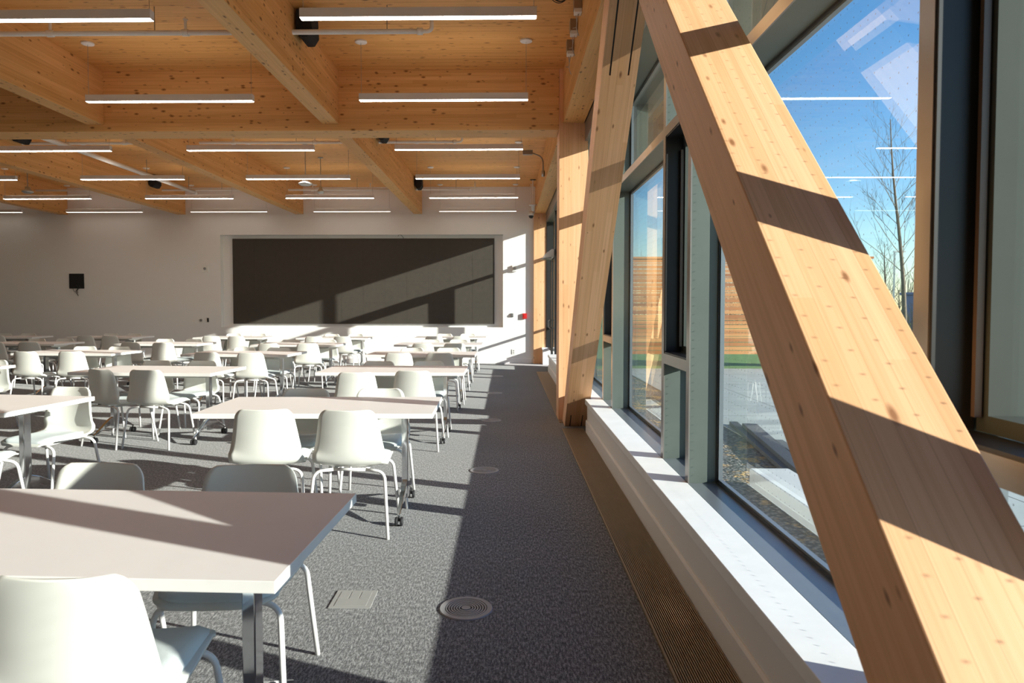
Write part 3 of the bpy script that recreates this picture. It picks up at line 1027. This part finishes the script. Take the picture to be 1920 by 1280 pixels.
TABLES = [('T', 1, -1.32, 2.10, -2), ('T', 2, -1.235, 4.70, 1), ('T', 3, -1.19, 7.35, -.5), ('T', 4, -1.19, 9.79, -1), ('T', 5, -1.19, 12.24, 0), ('T', 6, -1.20, 14.82, 1),
          ('U', 1, -3.90, 4.80, -7.4), ('U', 2, -3.70, 7.28, -4), ('U', 3, -3.76, 9.84, -4), ('U', 4, -3.66, 12.18, -3), ('U', 5, -3.62, 14.62, -2),
          ('V', 1, -6.42, 7.44, -4), ('V', 2, -6.30, 10.04, -4), ('V', 3, -6.16, 12.38, -3), ('V', 4, -5.86, 14.78, -3),
          ('W', 1, -8.70, 12.42, -4), ('W', 2, -8.66, 14.90, -5), ('X', 1, -10.92, 14.84, 5)]
for i, (r_, k, x, y, a) in enumerate(TABLES):
    o = tab0 if i == 0 else copy_tree(tab0)
    o.location = (x, y, 0)
    o.rotation_euler = (0, 0, R(a))
    o['label'] = f"white table on chrome castor legs, {POS[r_][k-1]} one of the {ROWN[r_]}"

# ------------------------------------------------------------------ chairs
def seat_prof(n=26):
    ctrl = [(-.232, .436), (-.222, .450), (-.16, .456), (-.04, .449), (.06, .445), (.135, .446), (.190, .456), (.222, .482), (.234, .53), (.238, .60), (.246, .69), (.262, .785)]
    pts = []
    m_ = len(ctrl)
    for i in range(m_-1):
        p0 = Vector(ctrl[max(i-1, 0)]); p1 = Vector(ctrl[i]); p2 = Vector(ctrl[i+1]); p3 = Vector(ctrl[min(i+2, m_-1)])
        nn = 12 if i == m_-2 else 4
        for k in range(nn):
            t_ = k/nn
            pts.append(.5*((2*p1) + (-p0+p2)*t_ + (2*p0-5*p1+4*p2-p3)*t_*t_ + (-p0+3*p1-3*p2+p3)*t_**3))
    pts.append(Vector(ctrl[-1]))
    return pts
def half_width(y, z, back):
    if not back:
        if y < -.17:
            t_ = min(1, (-.17-y)/.062)
            return .150 + .060*math.sqrt(max(0, 1-t_*t_))
        return .210 + .016*min(1, (y+.17)/.3)
    base = .226 - .054*((z-.50)/.285 if z > .50 else 0)
    if z > .733:
        t_ = min(1, (z-.733)/.053)
        base = base - .052 + .052*math.sqrt(max(0, 1-t_*t_))
    return base
def shell_bm():
    bm = BM()
    P = seat_prof()
    nu = 14
    rows = []
    for j, p in enumerate(P):
        back = p.y > .455 and p.x > .12
        w_ = half_width(p.x, p.y, back)
        row = []
        for i in range(nu+1):
            u = -1 + 2*i/nu
            x = w_*u
            y, z = p.x, p.y
            bl = min(1, max(0, (p.y-.449)/.09)) if p.x > .1 else 0
            y -= bl*.042*u*u*(1-.35*max(0, (z-.6)/.19))
            z += (1-bl)*.012*u*u if p.x > -.18 else .004*u*u
            if p.x > .12 and p.y < .60: z += .022*u*u*(1-abs(p.y-.50)/.10 if abs(p.y-.50) < .10 else 0)
            if p.y > .70: z += .004*(abs(u)**2)*((p.y-.70)/.085)
            row.append(bm.verts.new((x, y, z)))
        rows.append(row)
    for a, b_ in zip(rows, rows[1:]):
        for i in range(nu):
            bm.faces.new((a[i], a[i+1], b_[i+1], b_[i]))
    bmesh.ops.recalc_face_normals(bm, faces=bm.faces)
    bmesh.ops.solidify(bm, geom=bm.faces[:], thickness=.009)
    return bm
def pad_bm():
    bm = BM()
    nu, nv = 12, 14
    rows = []
    for j in range(nv+1):
        v_ = j/nv
        y = -.222 + v_*.375
        wy = .196
        if v_ < .16: wy = .196 - .055*(1-math.sqrt(max(0, 1-((.16-v_)/.16)**2)))
        if v_ > .88: wy = .196 - .03*(1-math.sqrt(max(0, 1-((v_-.88)/.12)**2)))
        row = []
        for i in range(nu+1):
            u = -1+2*i/nu
            e = (1-u**8)*(1-(2*v_-1)**8)
            zb = .452 + (.006 if v_ < .5 else .002) + .012*u*u
            if y > .09: zb += (y-.09)*.22
            row.append(bm.verts.new((wy*u, y, zb+.006+.022*e)))
        rows.append(row)
    for a, b_ in zip(rows, rows[1:]):
        for i in range(nu):
            bm.faces.new((a[i], a[i+1], b_[i+1], b_[i]))
    r_ = bmesh.ops.extrude_edge_only(bm, edges=[e for e in bm.edges if e.is_boundary])
    for v_ in [g for g in r_['geom'] if isinstance(g, bmesh.types.BMVert)]:
        v_.co.z -= .012
        v_.co.x *= .985
    return bm
def lower(bm):
    """Bring the seat down to 43 cm and keep the back's top where it is."""
    for v_ in bm.verts:
        z = v_.co.z
        v_.co.z = z*.94 if z < .46 else .4324 + (z-.46)*(.785-.4324)/(.785-.46)
    return bm
def make_chair():
    t = empty('stacking_chair')
    tag(t, 'x', 'chair', 'white shell chairs around the tables')
    obj('shell', lower(shell_bm()), 'shell_plastic', t, smooth=True)
    obj('seat_pad', lower(pad_bm()), 'seat_fabric', t, smooth=True)
    for s in (-1, 1):
        bm = BM(); tube(bm, rounded([(s*.248, .262, 0), (s*.218, .200, .425), (s*.10, .185, .436)], .055, 6), .0105, 10)
        obj('leg', lower(bm), 'white_powder', t, smooth=True)
        bm = BM(); tube(bm, rounded([(s*.240, -.235, 0), (s*.210, -.165, .418), (s*.10, -.150, .432)], .055, 6), .0105, 10)
        obj('leg', lower(bm), 'white_powder', t, smooth=True)
    bm = BM()
    tube(bm, [(-.10, .185, .436), (.10, .185, .436)], .0105, 10)
    tube(bm, [(-.10, -.150, .432), (.10, -.150, .432)], .0105, 10)
    for s in (-1, 1): tube(bm, [(s*.10, -.150, .430), (s*.10, .185, .434)], .0105, 10)
    obj('seat_frame', lower(bm), 'white_powder', t, smooth=True)
    return t
ch0 = make_chair()
CH = [
 ('T',1,[('A',-1.07,1.82,3),('R',-1.64,2.49,-3),('R',-1.00,2.47,4)]),
 ('T',2,[('A',-1.51,4.41,5),('A',-0.97,4.39,0),('R',-1.53,4.98,0),('R',-0.95,4.99,3)]),
 ('T',3,[('A',-1.45,6.74,4),('A',-0.90,6.90,-3),('R',-1.47,7.58,-4),('R',-0.88,7.58,2)]),
 ('T',4,[('A',-1.46,9.39,3),('A',-0.90,9.40,0),('R',-1.42,10.02,-3),('R',-0.86,10.02,2)]),
 ('T',5,[('A',-1.39,11.68,-3),('A',-0.88,11.69,2),('R',-1.38,12.48,4),('R',-0.89,12.47,-2)]),
 ('T',6,[('A',-1.49,14.30,0),('A',-0.95,14.31,3),('R',-1.39,15.05,-2),('R',-0.85,15.05,2)]),
 ('U',1,[('A',-3.43,4.28,6),('R',-3.43,5.06,-10)]),
 ('U',2,[('A',-3.97,6.99,-22),('A',-3.54,6.95,-6),('R',-4.05,7.62,-6),('R',-3.52,7.58,-9)]),
 ('U',3,[('A',-4.05,9.47,-5),('A',-3.46,9.42,2),('R',-3.98,10.10,-4),('R',-3.41,10.05,3)]),
 ('U',4,[('A',-3.98,11.64,0),('A',-3.35,11.65,6),('R',-4.01,12.44,-3),('R',-3.31,12.41,2)]),
 ('U',5,[('A',-3.95,14.20,3),('A',-3.35,14.24,-4),('R',-3.85,14.87,2),('R',-3.33,14.88,-2)]),
 ('V',1,[('R',-5.97,7.66,0),('A',-5.98,7.02,0)]),
 ('V',2,[('A',-6.64,9.62,-4),('A',-6.03,9.63,2),('R',-6.51,10.30,3),('R',-5.97,10.25,-3)]),
 ('V',3,[('A',-6.44,11.93,-8),('A',-5.88,11.86,3),('R',-6.44,12.63,0),('R',-5.90,12.60,-5)]),
 ('V',4,[('A',-6.10,14.30,2),('A',-5.54,14.24,-3),('R',-6.07,15.03,4),('R',-5.52,15.00,0)]),
 ('W',1,[('A',-8.31,12.02,4),('A',-8.90,12.01,0),('R',-8.92,12.67,-3),('R',-8.37,12.68,3)]),
 ('W',2,[('A',-8.84,14.50,0),('A',-8.27,14.44,-4),('R',-8.94,15.17,2),('R',-8.40,15.13,-2)]),
 ('X',1,[('R',-10.77,15.10,3),('R',-11.31,15.06,-3),('A',-10.67,14.43,0)]),
]
first = True
for r_, k, cs in CH:
    for kind in ('A', 'R'):
        sub = [c for c in cs if c[0] == kind]
        for c in sub:
            side = ''
            if len(sub) == 2:
                mx_ = max(s[1] for s in sub)
                side = ' window-side of its pair,' if c[1] == mx_ else ' room-side of its pair,'
            o = ch0 if first else copy_tree(ch0)
            first = False
            o.location = (c[1], c[2], 0)
            o.rotation_euler = (0, 0, R(c[3]) + (PI if kind == 'A' else 0))
            o['label'] = f"white chair {'seen from behind' if kind == 'A' else 'facing the viewer'},{side} {POS[r_][k-1]} table, {ROWS[r_]}"

# ------------------------------------------------------------------ outside
GZ = -.10
bm = BM(); box(bm, 1.42, 60, -40, 90, GZ-.2, GZ-.03)
tag(obj('grass_field', bm, 'grass'), None, None, None, 'structure')
bm = BM(); box(bm, 2.75, 26, -14, 16.6, GZ-.1, GZ)
tag(obj('patio_ground', bm, 'patio'), None, None, None, 'structure')
bm = BM(); box(bm, 1.30, 2.75, -14, 16.6, GZ-.1, GZ-.01)
tag(obj('gravel_ground', bm, 'gravel'), None, None, None, 'structure')
bm = BM(); box(bm, 0, .33, 0, 11.0, 0, .15)
o = obj('concrete_bench', bm, 'curb_concrete', None, loc=(2.05, -5.2, GZ), bevel=.012)
tag(o, 'long low white concrete bench outside, just beyond the near glass', 'bench')
for i, (x, y, a, l, z) in enumerate(((2.42, 5.2, -7.5, 3.6, 0), (2.56, 5.35, -9, 3.3, 0), (2.47, 5.2, -8, 3.2, .045), (2.72, 5.0, -6, 2.6, 0))):
    bm = BM(); box(bm, -.05, .05, 0, l, 0, .045)
    o = obj('timber_plank', bm, 'dark_plank', None, loc=(x, y, GZ+z), rot=(0, 0, R(a)), bevel=.004)
    tag(o, ('dark plank lying outside next to the white bench', 'dark plank lying outside, second from the white bench', 'dark plank lying on top of the other planks outside', 'shortest dark plank outside, farthest from the window')[i], 'plank', 'dark planks outside')

# slatted cedar fence
t = empty('slatted_fence', (6.2, 17.3, GZ))
tag(t, 'high fence of horizontal cedar slats across the end of the patio', 'fence')
zz = .30
rnd = random.Random(3)
bm = BM()
while zz < 2.62:
    h_ = .086 if rnd.random() < .75 else .04
    box(bm, -3.2, 2.85, -.02, .02, zz, zz+h_)
    zz += h_ + rnd.choice((.008, .012, .016))
obj('slats', bm, 'cedar', t)
for x in (-3.1, -1.1, .9, 2.78):
    bm = BM(); box(bm, x-.05, x+.05, .02, .12, 0, 2.72)
    obj('post', bm, 'cedar', t)
bm = BM(); box(bm, -3.25, 2.9, -.05, .13, 2.68, 2.73)
obj('top_rail', bm, 'cedar', t)

def rail(x0, x1, y, label):
    t = empty('patio_railing', ((x0+x1)/2, y, GZ))
    tag(t, label, 'railing')
    L = (x1-x0)/2
    bm = BM(); tube(bm, [(-L, 0, .84), (L, 0, .84)], .03, 8); tube(bm, [(-L, 0, .48), (L, 0, .48)], .022, 8)
    obj('rails', bm, 'aluminium', t, smooth=True)
    for i in range(5):
        x = -L + 2*L*i/4
        bm = BM(); tube(bm, [(x, 0, 0), (x, 0, .84)], .025, 8)
        obj('post', bm, 'aluminium', t)
rail(9.2, 17.0, 12.4, 'grey two-rail metal railing beyond the patio, beside the fence end')

def branch(bm, p, d_, length, r_, depth, rnd, spread=.6):
    n_ = 4
    pts = [p.copy()]
    q = p.copy()
    dd_ = d_.copy()
    for i in range(n_):
        dd_ = (dd_ + Vector((rnd.uniform(-.10, .10), rnd.uniform(-.10, .10), rnd.uniform(0, .08)))).normalized()
        q = q + dd_*length/n_
        pts.append(q.copy())
    tube(bm, pts, r_, 5 if depth > 1 else 3, False, r_*.55)
    if depth > 0:
        for k in range(3 if depth > 2 else 4):
            i = rnd.randint(1, n_)
            ax = Vector((rnd.uniform(-1, 1), rnd.uniform(-1, 1), rnd.uniform(.1, .7))).normalized()
            nd_ = (dd_*(1-spread) + ax*spread).normalized()
            branch(bm, pts[i], nd_, length*rnd.uniform(.45, .68), r_*.5, depth-1, rnd, spread)

def tree(name, loc, h, seed, label, leaf=None, group=None, lean=(-.08, 0), r0=.11):
    rnd = random.Random(seed)
    t = empty(name, loc)
    tag(t, label, 'tree', group)
    bm = BM()
    trunk = []
    for i in range(9):
        z = h*i/8
        trunk.append(Vector((lean[0]*z + .03*h*math.sin(i*.7)*.3, lean[1]*z, z)))
    tube(bm, trunk, r0, 8, True, r0*.15)
    obj('trunk', bm, 'bark', t, smooth=True)
    bm = BM()
    NB = 26
    for i in range(NB):
        f = .28 + .70*i/NB
        k = f*8
        p = trunk[int(k)].lerp(trunk[min(8, int(k)+1)], k-int(k))
        a = i*2.4
        dv = Vector((math.cos(a)*.75, math.sin(a)*.75, .75)).normalized()
        branch(bm, p, dv, h*.26*(1.15-f*.75), r0*.20*(1.1-f*.8), 2, rnd, .45)
    obj('branches', bm, 'twig', t)
tree('bare_tree', (17.5, 30.5, GZ), 9.6, 5, 'tall bare young tree standing alone against the blue sky')
hz = [(24, 44, 5.4), (28, 45, 6.0), (32.5, 43, 5.2), (38, 46, 6.6), (44, 45, 6.0), (20, 46, 5.0), (14, 48, 5.5), (8, 49, 5.4), (51, 44, 7), (42, 30, 6.4), (48, 26, 6.5)]
for i, (x, y, h_) in enumerate(hz):
    tree('thicket_tree', (x, y, GZ), h_, 20+i, 'thin bare tree in the distant thicket beyond the field', group='bare trees of the distant thicket', lean=(random.uniform(-.05, .05), 0), r0=.09)
bm = BM()
rnd = random.Random(11)
for i in range(760):
    x = rnd.uniform(4, 62); y = 50 + rnd.uniform(-3, 3) - max(0, x-34)*.5
    if i > 520: x = rnd.uniform(17, 30); y = rnd.uniform(33, 36.5)
    branch(bm, Vector((x, y, GZ)), Vector((rnd.uniform(-.35, .35), rnd.uniform(-.2, .2), 1)).normalized(), rnd.uniform(1.6, 3.6) if i <= 520 else rnd.uniform(.8, 1.3), .035 if i <= 520 else .02, 1, rnd, .5)
o = obj('undergrowth', bm, 'twig')
tag(o, 'brown leafless undergrowth along the far edge of the field', 'undergrowth', None, 'stuff')
bm = BM(); box(bm, -2.6, 2.6, -1.1, 1.1, .5, 2.1); box(bm, -2.7, 2.7, -1.2, 1.2, 2.1, 2.25); box(bm, -2.2, 2.2, -.9, .9, 0, .5)
o = obj('blue_container', bm, 'blue_paint', None, loc=(25.4, 39, GZ), bevel=.03)
tag(o, 'blue container far away beyond the bare tree', 'container')
t = empty('street_light', (20.6, 37.0, GZ))
tag(t, 'thin distant street light pole beside the fence end', 'street light')
bm = BM(); tube(bm, [(0, 0, 0), (0, 0, 4.35)], .05, 6)
obj('pole', bm, 'steel', t)
bm = BM(); box(bm, -.05, .55, -.08, .08, 4.33, 4.40)
obj('lamp_head', bm, 'steel', t)
# soffit of the roof overhang seen through the upper panes
bm = BM(); box(bm, 1.42, 2.02, YB-4, WALL_Y+1, 3.67, 4.4)
struct('roof_soffit', bm, 'soffit_metal')
